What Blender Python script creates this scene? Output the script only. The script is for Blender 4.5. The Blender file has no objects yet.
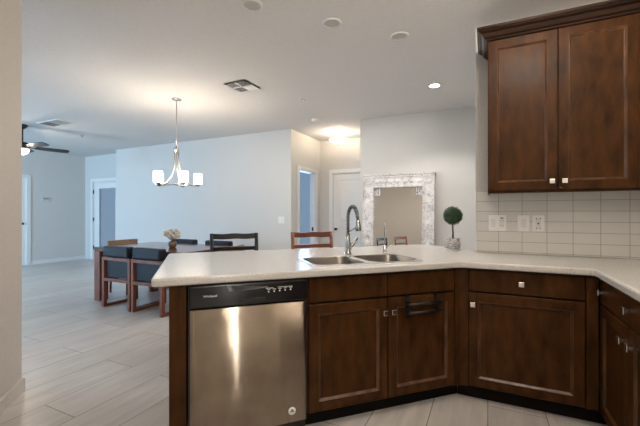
import bpy, bmesh, math, random
from mathutils import Vector, Matrix
random.seed(7)
PI = math.pi
D = bpy.data
S = bpy.context.scene
COL = S.collection
R2 = math.sqrt(0.5)
H = 2.743                      # ceiling height

# ------------------------------------------------------------------ camera
YAW = math.atan2(0.4323, 0.9017)
cam = D.objects.new('camera', D.cameras.new('camera'))
COL.objects.link(cam)
cam.location = (0, 0, 1.23)
cam.rotation_euler = (PI/2, 0, YAW)
cam.data.sensor_width = 36
cam.data.lens = 36*350/640
cam.data.clip_start = 0.05
S.camera = cam

# ------------------------------------------------------------------ world, exposure
w = D.worlds.new('world'); S.world = w; w.use_nodes = True
bg = w.node_tree.nodes['Background']
bg.inputs[0].default_value = (0.38, 0.50, 0.66, 1)
bg.inputs[1].default_value = 0.30
S.view_settings.view_transform = 'Standard'
S.view_settings.look = 'None'
S.view_settings.exposure = 1.17
S.view_settings.gamma = 1.0
S.view_settings.use_curve_mapping = False

# ------------------------------------------------------------------ large area lights
def area(name, loc, rot, sx, sy, power, col):
    l = D.lights.new(name, 'AREA'); l.shape = 'RECTANGLE'; l.size = sx; l.size_y = sy
    l.energy = power; l.color = col
    o = D.objects.new(name, l); o.location = loc; o.rotation_euler = rot; COL.objects.link(o)
    return o
BLUE = (0.42, 0.70, 1.0)
NEUT = (1.0, 0.93, 0.86)
WARM = (1.0, 0.90, 0.78)
# daylight through the big windows of the living side (south wall) and the patio side
area('window_daylight', (-7.6, -2.80, 1.35), (PI/2, 0, math.radians(48)), 2.8, 2.1, 250, BLUE)
area('dining_window_daylight', (-3.3, -2.85, 1.35), (PI/2, 0, 0), 2.6, 2.1, 14, (1.0, 0.97, 0.92))
# bedroom window behind the hall door
area('bedroom_daylight', (-5.0, 7.9, 1.4), (-PI/2, 0, 0), 1.8, 1.4, 34, (0.38, 0.62, 1.0))
# added: slim slot light for the dishwasher streak, dining fill without a fixture
area('streak_window_light', (1.19, -.588, 1.15), (0, PI/2, 0), 2.1, .06, 3.2, (1.0, .97, .92))
area('dining_fill_light', (-1.9, 3.9, 2.72), (0, 0, 0), 2.2, 1.4, 16, NEUT)

# ------------------------------------------------------------------ materials
def mat(name, col, rough=0.5, metal=0.0, spec=0.5):
    m = D.materials.new(name); m.use_nodes = True
    b = m.node_tree.nodes['Principled BSDF']
    b.inputs['Base Color'].default_value = (*col, 1)
    b.inputs['Roughness'].default_value = rough
    b.inputs['Metallic'].default_value = metal
    b.inputs['Specular IOR Level'].default_value = spec
    return m, m.node_tree, b
def N(nt, t, **kw):
    n = nt.nodes.new(t)
    for k, v in kw.items(): setattr(n, k, v)
    return n
def noise_mat(name, c1, c2, scale=(1, 1, 1), nscale=5, rough=0.5, metal=0.0, bump=0.0, detail=4, spec=0.5, lo=0.35, hi=0.65, bdist=0.002):
    m, nt, b = mat(name, c1, rough, metal, spec)
    tc = N(nt, 'ShaderNodeTexCoord'); mp = N(nt, 'ShaderNodeMapping')
    mp.inputs['Scale'].default_value = scale
    no = N(nt, 'ShaderNodeTexNoise'); no.inputs['Scale'].default_value = nscale; no.inputs['Detail'].default_value = detail
    cr = N(nt, 'ShaderNodeValToRGB')
    cr.color_ramp.elements[0].position = lo; cr.color_ramp.elements[0].color = (*c1, 1)
    cr.color_ramp.elements[1].position = hi; cr.color_ramp.elements[1].color = (*c2, 1)
    L = nt.links.new
    L(tc.outputs['Object'], mp.inputs[0]); L(mp.outputs[0], no.inputs['Vector']); L(no.outputs[0], cr.inputs[0])
    L(cr.outputs[0], b.inputs['Base Color'])
    if bump:
        bm = N(nt, 'ShaderNodeBump'); bm.inputs['Strength'].default_value = bump; bm.inputs['Distance'].default_value = bdist
        L(no.outputs[0], bm.inputs['Height']); L(bm.outputs[0], b.inputs['Normal'])
    return m
def glow(name, col, strength, base=(0.9, 0.9, 0.88)):
    m, nt, b = mat(name, base, 0.35)
    b.inputs['Emission Color'].default_value = (*col, 1)
    b.inputs['Emission Strength'].default_value = strength
    return m

M = {}
M['wall'] = noise_mat('wall_paint', (0.58, 0.575, 0.555), (0.61, 0.605, 0.585), nscale=60, rough=0.8, bump=0.05, spec=0.2)
M['beige'] = noise_mat('beige_paint', (0.54, 0.51, 0.475), (0.57, 0.54, 0.50), nscale=60, rough=0.8, bump=0.05, spec=0.2)
M['ceil'] = noise_mat('ceiling_paint', (0.66, 0.65, 0.64), (0.69, 0.68, 0.67), nscale=40, rough=0.9, bump=0.08, spec=0.1)
M['white'] = mat('white_paint', (0.72, 0.72, 0.70), 0.4)[0]
M['plastic'] = mat('white_plastic', (0.84, 0.82, 0.79), 0.35)[0]
M['lightcan'] = mat('lamp_trim', (0.62, 0.60, 0.58), 0.5)[0]
M['lens'] = mat('unlit_lens', (0.48, 0.46, 0.43), 0.4)[0]
M['cab'] = noise_mat('cabinet_wood', (0.016, 0.0076, 0.0028), (0.094, 0.036, 0.0108), scale=(5, 5, 1.6), nscale=3.4, rough=0.34, spec=0.08, detail=8, lo=0.22, hi=0.85, bump=0.04)
M['cabin'] = mat('toe_kick_and_gap_shade_wood', (0.006, 0.0035, 0.0025), 0.6, 0.0, 0.15)[0]  # also used on face frames to paint the shade between doors
M['bead'] = noise_mat('bead_highlight_wood', (0.045, 0.019, 0.0068), (0.120, 0.049, 0.017), scale=(5, 5, 1.6), nscale=4, rough=0.33, spec=0.42)  # lighter than the cabinet wood, so the bevels read as catching light
M['crown'] = noise_mat('crown_wood', (0.009, 0.0042, 0.0025), (0.028, 0.011, 0.005), scale=(1, 7, 7), nscale=2, rough=0.3, spec=0.25)
M['redwood'] = noise_mat('chair_wood', (0.13, 0.035, 0.018), (0.24, 0.075, 0.035), scale=(6, 6, 1), nscale=4, rough=0.35, detail=6)
M['tablewood'] = noise_mat('table_wood', (0.07, 0.022, 0.013), (0.15, 0.05, 0.028), scale=(1, 8, 8), nscale=3, rough=0.12, detail=6)
M['tanwood'] = noise_mat('tan_wood', (0.20, 0.12, 0.07), (0.34, 0.22, 0.14), scale=(3, 3, 10), nscale=6, rough=0.5, detail=6)
M['blackwood'] = mat('black_painted_wood', (0.012, 0.011, 0.012), 0.25)[0]
M['brownwood'] = noise_mat('stool_wood', (0.16, 0.045, 0.02), (0.28, 0.09, 0.04), scale=(1, 6, 6), nscale=4, rough=0.3)
M['leather'] = noise_mat('navy_leather', (0.006, 0.009, 0.015), (0.010, 0.014, 0.022), nscale=90, rough=0.42, bump=0.1, spec=0.3)
M['chrome'] = mat('dark_chrome', (0.42, 0.42, 0.42), 0.18, 1.0)[0]
M['hose'] = noise_mat('ribbed_dark_chrome', (0.12, 0.12, 0.12), (0.35, 0.35, 0.35), scale=(1, 1, 60), nscale=4, rough=0.3, metal=1.0)
M['nickel'] = mat('brushed_nickel', (0.42, 0.395, 0.36), 0.30, 1.0)[0]
M['pewter'] = mat('polished_pewter', (0.75, 0.72, 0.67), 0.22, 1.0)[0]
M['black'] = mat('glossy_black', (0.008, 0.008, 0.009), 0.18)[0]
M['blackmetal'] = mat('black_metal', (0.01, 0.01, 0.01), 0.35)[0]
M['darkfan'] = mat('dark_fan_blade', (0.012, 0.014, 0.02), 0.3)[0]
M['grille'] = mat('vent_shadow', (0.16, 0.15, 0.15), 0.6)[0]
M['mirror'] = mat('mirror_silver', (0.86, 0.85, 0.82), 0.015, 1.0)[0]
M['ivory'] = noise_mat('ivory_petals', (0.66, 0.56, 0.40), (0.80, 0.72, 0.58), nscale=40, rough=0.7)
M['stem'] = mat('dry_stem', (0.20, 0.17, 0.08), 0.7)[0]
M['vase'] = noise_mat('brown_vase', (0.11, 0.06, 0.035), (0.20, 0.12, 0.07), nscale=18, rough=0.3)
M['leaf'] = noise_mat('box_leaf', (0.006, 0.030, 0.008), (0.020, 0.085, 0.022), nscale=45, rough=0.5)
M['bark'] = noise_mat('bark', (0.06, 0.025, 0.02), (0.12, 0.05, 0.035), scale=(1, 1, .2), nscale=60, rough=0.8)
M['pot'] = noise_mat('mottled_stone_pot', (0.25, 0.24, 0.235), (0.62, 0.60, 0.58), scale=(1, 1, 2.2), nscale=55, rough=0.8, bump=0.6, detail=3, lo=0.42, hi=0.58)
M['soil'] = noise_mat('soil', (0.03, 0.02, 0.012), (0.06, 0.04, 0.025), nscale=80, rough=0.95, bump=0.5)
M['screen'] = mat('grey_display', (0.20, 0.21, 0.22), 0.3)[0]
M['shade_lit'] = glow('lit_shade', (1.0, 0.93, 0.83), 1.5)
M['bowl_lit'] = glow('lit_bowl', (1.0, 0.90, 0.76), 1.1)
M['led'] = glow('lit_lens', (1.0, 0.93, 0.84), 9.0)
M['fan_lit'] = glow('lit_fan_glass', (1.0, 0.90, 0.78), 2.0)
M['print'] = mat('white_print', (0.75, 0.75, 0.75), 0.4)[0]

def whitewash():
    m, nt, b = mat('whitewashed_wood', (0.7, 0.7, 0.7), 0.75)
    L = nt.links.new
    tc = N(nt, 'ShaderNodeTexCoord')
    a = N(nt, 'ShaderNodeTexNoise'); a.inputs['Scale'].default_value = 6; a.inputs['Detail'].default_value = 8; a.inputs['Roughness'].default_value = 0.75
    c = N(nt, 'ShaderNodeTexNoise'); c.inputs['Scale'].default_value = 55; c.inputs['Detail'].default_value = 3
    mx = N(nt, 'ShaderNodeMath', operation='MULTIPLY_ADD'); mx.inputs[1].default_value = 0.6
    L(tc.outputs['Object'], a.inputs['Vector']); L(tc.outputs['Object'], c.inputs['Vector'])
    L(a.outputs[0], mx.inputs[0])
    m2 = N(nt, 'ShaderNodeMath', operation='MULTIPLY'); m2.inputs[1].default_value = 0.4
    L(c.outputs[0], m2.inputs[0]); L(m2.outputs[0], mx.inputs[2])
    cr = N(nt, 'ShaderNodeValToRGB')
    cr.color_ramp.elements[0].position = 0.40; cr.color_ramp.elements[0].color = (0.28, 0.26, 0.26, 1)
    cr.color_ramp.elements[1].position = 0.52; cr.color_ramp.elements[1].color = (0.66, 0.65, 0.65, 1)
    L(mx.outputs[0], cr.inputs[0]); L(cr.outputs[0], b.inputs['Base Color'])
    bm = N(nt, 'ShaderNodeBump'); bm.inputs['Strength'].default_value = 0.45; bm.inputs['Distance'].default_value = 0.006
    L(mx.outputs[0], bm.inputs['Height']); L(bm.outputs[0], b.inputs['Normal'])
    return m
M['whitewash'] = whitewash()

def floor_mat():
    m, nt, b = mat('wood_look_tile', (0.5, 0.5, 0.5), 0.32)
    L = nt.links.new
    tc = N(nt, 'ShaderNodeTexCoord'); mp = N(nt, 'ShaderNodeMapping')
    mp.inputs['Rotation'].default_value = (0, 0, PI/2)
    mp.inputs['Location'].default_value = (-0.57 + 0.0, 0.0, 0)
    br = N(nt, 'ShaderNodeTexBrick')
    br.inputs['Scale'].default_value = 1.0
    br.inputs['Brick Width'].default_value = 1.22; br.inputs['Row Height'].default_value = 0.32
    br.inputs['Mortar Size'].default_value = 0.0032; br.inputs['Mortar Smooth'].default_value = 0.2
    br.offset = 0.5; br.inputs['Bias'].default_value = 0.0
    br.inputs['Color1'].default_value = (0.0, 0.0, 0.0, 1); br.inputs['Color2'].default_value = (1, 1, 1, 1)
    br.inputs['Mortar'].default_value = (0.5, 0.5, 0.5, 1)
    L(tc.outputs['Object'], mp.inputs[0]); L(mp.outputs[0], br.inputs['Vector'])
    # streaks along each plank
    mp2 = N(nt, 'ShaderNodeMapping'); mp2.inputs['Scale'].default_value = (9, 0.9, 1)
    no = N(nt, 'ShaderNodeTexNoise'); no.inputs['Scale'].default_value = 2.2; no.inputs['Detail'].default_value = 6; no.inputs['Roughness'].default_value = 0.6
    L(tc.outputs['Object'], mp2.inputs[0]); L(mp2.outputs[0], no.inputs['Vector'])
    cr = N(nt, 'ShaderNodeValToRGB')
    cr.color_ramp.elements[0].position = 0.3; cr.color_ramp.elements[0].color = (0.47, 0.435, 0.405, 1)
    cr.color_ramp.elements[1].position = 0.7; cr.color_ramp.elements[1].color = (0.62, 0.585, 0.55, 1)
    L(no.outputs[0], cr.inputs[0])
    va = N(nt, 'ShaderNodeMix', data_type='RGBA', blend_type='MULTIPLY'); va.inputs[0].default_value = 1.0
    vr = N(nt, 'ShaderNodeValToRGB')
    vr.color_ramp.elements[0].color = (0.90, 0.89, 0.88, 1); vr.color_ramp.elements[1].color = (1.05, 1.05, 1.05, 1)
    L(br.outputs['Color'], vr.inputs[0])
    L(cr.outputs[0], va.inputs[6]); L(vr.outputs[0], va.inputs[7])
    mx = N(nt, 'ShaderNodeMix', data_type='RGBA')
    L(br.outputs['Fac'], mx.inputs[0]); L(va.outputs[2], mx.inputs[6]); mx.inputs[7].default_value = (0.20, 0.175, 0.155, 1)
    L(mx.outputs[2], b.inputs['Base Color'])
    bm = N(nt, 'ShaderNodeBump'); bm.inputs['Strength'].default_value = 0.3; bm.inputs['Distance'].default_value = 0.002; bm.invert = True
    L(br.outputs['Fac'], bm.inputs['Height']); L(bm.outputs[0], b.inputs['Normal'])
    return m
M['floor'] = floor_mat()

def tile_mat():
    m, nt, b = mat('stacked_glass_tile', (0.5, 0.5, 0.5), 0.16)
    L = nt.links.new
    tc = N(nt, 'ShaderNodeTexCoord'); sp = N(nt, 'ShaderNodeSeparateXYZ'); cb = N(nt, 'ShaderNodeCombineXYZ')
    L(tc.outputs['Object'], sp.inputs[0]); L(sp.outputs[0], cb.inputs[0]); L(sp.outputs[2], cb.inputs[1])
    mp = N(nt, 'ShaderNodeMapping'); mp.inputs['Location'].default_value = (-0.077, -0.924, 0)
    L(cb.outputs[0], mp.inputs[0])
    br = N(nt, 'ShaderNodeTexBrick'); br.offset = 0.0; br.squash = 1.0
    br.inputs['Scale'].default_value = 1.0
    br.inputs['Brick Width'].default_value = 0.1625; br.inputs['Row Height'].default_value = 0.080
    br.inputs['Mortar Size'].default_value = 0.0016; br.inputs['Mortar Smooth'].default_value = 0.3
    br.inputs['Color1'].default_value = (0.67, 0.655, 0.61, 1); br.inputs['Color2'].default_value = (0.70, 0.685, 0.64, 1)
    br.inputs['Mortar'].default_value = (0.25, 0.235, 0.20, 1)
    L(mp.outputs[0], br.inputs['Vector']); L(br.outputs['Color'], b.inputs['Base Color'])
    bm = N(nt, 'ShaderNodeBump'); bm.inputs['Strength'].default_value = 0.5; bm.inputs['Distance'].default_value = 0.002; bm.invert = True
    L(br.outputs['Fac'], bm.inputs['Height']); L(bm.outputs[0], b.inputs['Normal'])
    return m
M['tile'] = tile_mat()

def quartz():
    m, nt, b = mat('speckled_quartz', (0.6, 0.6, 0.6), 0.22)
    L = nt.links.new
    tc = N(nt, 'ShaderNodeTexCoord')
    vo = N(nt, 'ShaderNodeTexNoise'); vo.inputs['Scale'].default_value = 170; vo.inputs['Detail'].default_value = 2
    cr = N(nt, 'ShaderNodeValToRGB')
    cr.color_ramp.elements[0].position = 0.30; cr.color_ramp.elements[0].color = (0.36, 0.32, 0.27, 1)
    cr.color_ramp.elements[1].position = 0.42; cr.color_ramp.elements[1].color = (0.575, 0.56, 0.53, 1)
    L(tc.outputs['Object'], vo.inputs['Vector']); L(vo.outputs[0], cr.inputs[0]); L(cr.outputs[0], b.inputs['Base Color'])
    return m
M['quartz'] = quartz()

def steel(name, rough, spread):
    """brushed steel: grain runs horizontally, so the surface normal wobbles only up and down"""
    m, nt, b = mat(name, (0.56, 0.52, 0.47), rough, 1.0)
    L = nt.links.new
    tc = N(nt, 'ShaderNodeTexCoord'); geo = N(nt, 'ShaderNodeNewGeometry')
    wn = N(nt, 'ShaderNodeTexWhiteNoise', noise_dimensions='3D'); L(geo.outputs['Position'], wn.inputs['Vector'])
    sp = N(nt, 'ShaderNodeSeparateColor'); L(wn.outputs['Color'], sp.inputs[0])
    ad = N(nt, 'ShaderNodeMath', operation='ADD'); L(sp.outputs[0], ad.inputs[0]); L(sp.outputs[1], ad.inputs[1])
    ma = N(nt, 'ShaderNodeMath', operation='MULTIPLY_ADD'); ma.inputs[1].default_value = spread; ma.inputs[2].default_value = -spread; L(ad.outputs[0], ma.inputs[0])
    cb = N(nt, 'ShaderNodeCombineXYZ'); L(ma.outputs[0], cb.inputs[2])
    va = N(nt, 'ShaderNodeVectorMath', operation='ADD'); L(geo.outputs['Normal'], va.inputs[0]); L(cb.outputs[0], va.inputs[1])
    vn = N(nt, 'ShaderNodeVectorMath', operation='NORMALIZE'); L(va.outputs[0], vn.inputs[0]); L(vn.outputs[0], b.inputs['Normal'])
    no = N(nt, 'ShaderNodeTexNoise'); no.inputs['Scale'].default_value = 4.5; no.inputs['Detail'].default_value = 5
    cr = N(nt, 'ShaderNodeValToRGB')
    cr.color_ramp.elements[0].position = 0.35; cr.color_ramp.elements[0].color = (0.27, 0.22, 0.17, 1)
    cr.color_ramp.elements[1].position = 0.65; cr.color_ramp.elements[1].color = (0.36, 0.30, 0.235, 1)
    L(tc.outputs['Object'], no.inputs['Vector']); L(no.outputs[0], cr.inputs[0]); L(cr.outputs[0], b.inputs['Base Color'])
    return m
M['steel'] = steel('brushed_steel', 0.08, 0.55)
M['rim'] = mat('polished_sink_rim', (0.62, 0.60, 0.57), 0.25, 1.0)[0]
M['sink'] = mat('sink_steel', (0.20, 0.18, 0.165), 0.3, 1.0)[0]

def glass(name, col, rough):
    m, nt, b = mat(name, col, rough)
    b.inputs['Transmission Weight'].default_value = 1.0
    b.inputs['IOR'].default_value = 1.1
    return m
M['frost'] = glass('frosted_glass', (0.80, 0.88, 0.95), 0.5)

# ------------------------------------------------------------------ mesh helpers
def T(loc=(0, 0, 0), rz=0, rx=0, ry=0):
    return Matrix.Translation(loc) @ Matrix.Rotation(rz, 4, 'Z') @ Matrix.Rotation(ry, 4, 'Y') @ Matrix.Rotation(rx, 4, 'X')
class MB:
    def __init__(s): s.bm = bmesh.new()
    def box(s, x0, y0, z0, x1, y1, z1, mtx=None, bev=0.0, seg=2):
        b = bmesh.new()
        bmesh.ops.create_cube(b, size=1)
        for v in b.verts:
            v.co = Vector(((x0+x1)/2+v.co.x*(x1-x0), (y0+y1)/2+v.co.y*(y1-y0), (z0+z1)/2+v.co.z*(z1-z0)))
        if bev: bmesh.ops.bevel(b, geom=b.edges[:], offset=bev, segments=seg, profile=0.5, affect='EDGES')
        if mtx: b.transform(mtx)
        s.add(b); return s
    def add(s, b):
        me = D.meshes.new('t'); b.to_mesh(me); b.free(); s.bm.from_mesh(me); D.meshes.remove(me)
    def lathe(s, prof, loc=(0, 0, 0), n=24, mtx=None):
        b = bmesh.new(); rings = []
        for r, z in prof:
            if r < 1e-6: rings.append([b.verts.new((0, 0, z))])
            else: rings.append([b.verts.new((r*math.cos(2*PI*i/n), r*math.sin(2*PI*i/n), z)) for i in range(n)])
        for a, c in zip(rings, rings[1:]):
            for i in range(n):
                j = (i+1) % n
                if len(a) == 1 and len(c) == 1: break
                if len(a) == 1: b.faces.new((a[0], c[j], c[i]))
                elif len(c) == 1: b.faces.new((a[i], a[j], c[0]))
                else: b.faces.new((a[i], a[j], c[j], c[i]))
        for f in b.faces: f.smooth = True
        bmesh.ops.recalc_face_normals(b, faces=b.faces[:])
        b.transform(Matrix.Translation(loc))
        if mtx: b.transform(mtx)
        s.add(b); return s
    def tube(s, pts, r, n=10, mtx=None, closed=False):
        b = bmesh.new(); P = [Vector(p) for p in pts]; rings = []
        rs = r if isinstance(r, (list, tuple)) else [r]*len(P)
        up = None
        for i, p in enumerate(P):
            t = (P[min(i+1, len(P)-1)]-P[max(i-1, 0)])
            if closed: t = P[(i+1) % len(P)]-P[i-1]
            t.normalize()
            if up is None:
                up = Vector((0, 0, 1)) if abs(t.z) < 0.9 else Vector((1, 0, 0))
            up = (up - t*up.dot(t)).normalized(); sd = t.cross(up)
            rings.append([b.verts.new(p+(up*math.cos(2*PI*k/n)+sd*math.sin(2*PI*k/n))*rs[i]) for k in range(n)])
        prs = list(zip(rings, rings[1:]))
        if closed: prs.append((rings[-1], rings[0]))
        for a, c in prs:
            for k in range(n): b.faces.new((a[k], a[(k+1) % n], c[(k+1) % n], c[k]))
        if not closed: b.faces.new(rings[0][::-1]); b.faces.new(rings[-1])
        for f in b.faces: f.smooth = len(f.verts) == 4
        bmesh.ops.recalc_face_normals(b, faces=b.faces[:])
        if mtx: b.transform(mtx)
        s.add(b); return s
    def prism(s, poly, z0, z1, mtx=None, bev=0.0):
        b = bmesh.new()
        vs = [b.verts.new((x, y, z0)) for x, y in poly]
        f = b.faces.new(vs)
        r = bmesh.ops.extrude_face_region(b, geom=[f])
        for v in r['geom']:
            if isinstance(v, bmesh.types.BMVert): v.co.z = z1
        bmesh.ops.recalc_face_normals(b, faces=b.faces[:])
        if bev: bmesh.ops.bevel(b, geom=b.edges[:], offset=bev, segments=2, profile=0.5, affect='EDGES')
        if mtx: b.transform(mtx)
        s.add(b); return s
    def rings(s, x0, z0, x1, z1, prof, mtx=None):
        """rectangular frame facing -y: prof is a list of (inset, y)"""
        b = bmesh.new(); R = []
        for i, y in prof:
            R.append([b.verts.new(c) for c in ((x0+i, y, z0+i), (x1-i, y, z0+i), (x1-i, y, z1-i), (x0+i, y, z1-i))])
        for a, c in zip(R, R[1:]):
            for k in range(4): b.faces.new((a[k], a[(k+1) % 4], c[(k+1) % 4], c[k]))
        b.faces.new(R[0]); b.faces.new(R[-1])
        bmesh.ops.recalc_face_normals(b, faces=b.faces[:])
        if mtx: b.transform(mtx)
        s.add(b); return s
    def build(s, name, m, parent=None, smooth=False, loc=None, rz=0):
        me = D.meshes.new(name)
        if smooth:
            for f in s.bm.faces: f.smooth = True
        s.bm.to_mesh(me); s.bm.free(); me.materials.append(m)
        o = D.objects.new(name, me); COL.objects.link(o)
        if parent is not None: o.parent = parent
        if loc is not None: o.location = loc
        if rz: o.rotation_euler.z = rz
        return o
def tag(o, label=None, cat=None, group=None, kind=None):
    if label: o['label'] = label
    if cat: o['category'] = cat
    if group: o['group'] = group
    if kind: o['kind'] = kind
    return o
def thing(name, label, cat, loc=(0, 0, 0), rz=0, group=None):
    o = D.objects.new(name, None); COL.objects.link(o); o.location = loc; o.rotation_euler.z = rz
    o.empty_display_size = 0.1
    return tag(o, label, cat, group)
def struct(o): o['kind'] = 'structure'; return o
def dup(root, loc, rz, label, group=None):
    kids = {}
    for o in D.objects:
        if o.parent: kids.setdefault(o.parent, []).append(o)
    def rec(o, par):
        c = o.copy(); COL.objects.link(c); c.parent = par
        for ch in kids.get(o, []): rec(ch, c)
        return c
    r = rec(root, None); r.location = loc; r.rotation_euler.z = rz; r['label'] = label
    if group: r['group'] = group
    return r
def lm(l, m, z=0): return ((l-m)*R2, (l+m)*R2, z)      # peninsula coordinates to the room's

# ------------------------------------------------------------------ the setting
struct(MB().box(-10.2, -3.3, -0.1, 1.6, 8.4, 0).build('floor', M['floor']))
struct(MB().box(-10.2, -3.3, H, 1.6, 8.4, H+0.1).build('ceiling', M['ceil']))
def wallbox(name, boxes, m='wall'):
    b = MB()
    for q in boxes: b.box(q[0], q[1], q[2] if len(q) > 4 else 0, q[3] if len(q) > 4 else q[2], q[4] if len(q) > 4 else q[3], q[5] if len(q) > 4 else H)
    return struct(b.build(name, M[m]))
XL = -9.8
wallbox('wall_left', [(XL-.12, -3.1, XL, 3.55), (XL-.12, 4.44, XL, 5.9), (XL-.12, 3.55, 2.05, XL, 4.44, H)])
YR = 5.78
wallbox('wall_living', [(XL, YR, -9.46, YR+.12), (-8.46, YR, -7.9, YR+.12), (-9.46, YR, 2.05, -8.46, YR+.12, H)])
wallbox('wall_dining', [(-8.03, 5.45, -3.19, 5.57), (-8.03, 5.57, -7.91, YR)])
wallbox('wall_hall_left', [(-3.31, 5.57, -3.19, 5.745), (-3.31, 6.44, -3.19, 6.66), (-3.31, 5.745, 2.05, -3.19, 6.44, H)])
wallbox('wall_hall_back', [(-3.31, 6.66, -2.90, 6.78), (-2.13, 6.66, -1.75, 6.78), (-2.90, 6.66, 2.05, -2.13, 6.78, H)])
wallbox('wall_mirror_side', [(-1.87, 5.42, 0.72, 5.54), (-1.87, 5.54, -1.75, 6.66)])
wallbox('wall_right_passage', [(0.60, 3.25, 0.72, 5.42)])
wallbox('wall_kitchen', [(-.09, 3.13, 1.20, 3.25)], 'beige')
wallbox('wall_kitchen_right', [(1.20, -1.62, 1.32, -.643), (1.20, -.533, 1.32, 3.25), (1.20, -.643, 0, 1.32, -.533, .08), (1.20, -.643, 2.22, 1.32, -.533, H)], 'beige')
wq = struct(thing('streak_window_1', 'slim tall window added in the unseen kitchen wall for the dishwasher streak', 'window', (1.20, -.588, 0))); del wq['category']  # opening added out of view only to streak the dishwasher door
b = MB(); b.box(.05, -.055, .08, .09, -.045, 2.22); b.box(.05, .045, .08, .09, .055, 2.22); b.box(.05, -.045, .08, .09, .045, .10); b.box(.05, -.045, 2.20, .09, .045, 2.22); b.build('streak_window_frame', M['white'], wq)
wallbox('wall_kitchen_back', [(-.09, -1.62, 1.20, -1.5)], 'beige')
# diagonal wall at the left of the camera, parallel to the end of the peninsula
dg = MB(); dg.box(-1.255, -1.01, 0, -1.139, 2.96, H)
struct(dg.build('wall_diagonal', M['beige'], rz=PI/4))
wallbox('wall_dining_right', [(-.21, -3.0, -.09, -1.5)])
# south wall with two wide windows
wallbox('wall_south', [(XL, -3.12, -9.4, -3), (-5.4, -3.12, -4.8, -3), (-1.8, -3.12, -.09, -3),
                       (-9.4, -3.12, 0, -5.4, -3, .25), (-9.4, -3.12, 2.45, -5.4, -3, H),
                       (-4.8, -3.12, 0, -1.8, -3, .25), (-4.8, -3.12, 2.45, -1.8, -3, H)])
# bedroom beyond the hall door
wallbox('wall_bedroom', [(-6.6, 5.57, -6.5, 8.2), (-6.6, 8.1, -3.19, 8.2), (-3.31, 6.78, -3.19, 8.2)])

def base(name, pts, h=0.09, t=0.012):
    b = MB()
    for (x0, y0), (x1, y1) in pts:
        v = Vector((x1-x0, y1-y0, 0)); L = v.length; a = math.atan2(v.y, v.x)
        b.box(0, 0, 0, L, t, h-0.006, mtx=T((x0, y0, 0), a)); b.box(0, 0, h-0.006, L, t*0.6, h, mtx=T((x0, y0, 0), a))
    return struct(b.build(name, M['white']))
base('baseboard_dining', [((-3.19, 5.4499), (-8.03, 5.4499))], t=0.012)
for o in [D.objects['baseboard_dining']]: pass
base('baseboard_left', [((XL, 5.78), (XL, 4.53))])
base('baseboard_mirror_side', [((0.60, 5.42), (-1.87, 5.42))])
bb = MB(); bb.box(-1.139, -1.01, 0, -1.125, 2.974, .085); bb.box(-1.255, 2.96, 0, -1.139, 2.974, .085); bb.box(-1.139, -1.01, .085, -1.129, 2.970, .091)
struct(bb.build('baseboard_diagonal', M['beige'], rz=PI/4))

# doors --------------------------------------------------------------------
def casing(b, x0, x1, h, y, w=0.075, t=0.018):
    """casing on the face of a wall at y, room on the -y side"""
    b.box(x0-w, y-t, 0, x0, y, h+w, bev=0.003, seg=1); b.box(x1, y-t, 0, x1+w, y, h+w, bev=0.003, seg=1); b.box(x0, y-t, h, x1, y, h+w, bev=0.003, seg=1)
    b.box(x0, y, 0, x0+.015, y+.12, h); b.box(x1-.015, y, 0, x1, y+.12, h); b.box(x0+.015, y, h-.015, x1-.015, y+.12, h)
def panel_door(b, x0, x1, h, y):
    st = 0.11
    b.box(x0, y, 0.01, x0+st, y+.035, h); b.box(x1-st, y, 0.01, x1, y+.035, h)
    zs = [0.01, 0.23, 0.95, 1.07, h-.12, h]
    for a, c in ((0, 1), (2, 3), (4, 5)): b.box(x0+st, y, zs[a], x1-st, y+.035, zs[c])
    for a, c in ((1, 2), (3, 4)):
        b.rings(x0+st, zs[a], x1-st, zs[c], [(0, .03), (0, .010), (0.03, .012), (0.045, .004), (0.05, .004)], mtx=Matrix.Translation((0, y, 0)))
def knob(parent, x, y, z, m='blackmetal'):
    k = MB(); k.lathe([(0, 0), (.026, 0), (.026, .006), (.010, .008), (.010, .03), (.026, .036), (.030, .05), (.022, .062), (0, .065)], mtx=T((x, y, z), rx=PI/2), n=16)
    return k.build('door_knob', M[m], parent)
# hall closet door in the back wall of the hall
d = struct(thing('door_1', 'white panelled door at the back of the lit hall', 'door', (0, 0, 0))); del d['category']
b = MB(); casing(b, -2.90, -2.13, 2.05, 6.66); b.build('door_casing', M['white'], d)
b = MB(); panel_door(b, -2.882, -2.148, 2.03, 6.672); b.build('door_panel', M['white'], d)
knob(d, -2.825, 6.672, .90)
# open doorway into the blue bedroom, in the hall's left wall (frame faces +x)
d = struct(thing('door_2', 'open doorway into a blue-lit room, left side of the hall', 'door', (-3.19, 5.745, 0), PI/2)); del d['category']
b = MB(); casing(b, 0, .695, 2.05, 0, w=.065); b.build('door_casing', M['white'], d)
b = MB(); b.box(.672, .04, .86, .681, .075, .94); b.build('strike_plate', M['blackmetal'], d)
# glazed patio door in the living-room recess
d = struct(thing('door_3', 'white patio door with a full frosted glass pane', 'door', (0, 0, 0))); del d['category']
b = MB(); casing(b, -9.46, -8.46, 2.05, YR, w=.085); b.build('door_casing', M['white'], d)
b = MB()
b.box(-9.43, YR+.01, .01, -9.215, YR+.05, 2.03); b.box(-8.56, YR+.01, .01, -8.48, YR+.05, 2.03)
b.box(-9.215, YR+.01, .01, -8.56, YR+.05, .20); b.box(-9.215, YR+.01, 1.87, -8.56, YR+.05, 2.03)
lf = b.build('door_panel', M['white'], d)
MB().box(-9.215, YR+.025, .20, -8.56, YR+.035, 1.87).build('glass_pane', M['frost'], lf)
for z in (.32, 1.06, 1.79):
    MB().box(-9.455, YR-.004, z-.05, -9.425, YR+.012, z+.05).build('hinge', M['blackmetal'], d)
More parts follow.
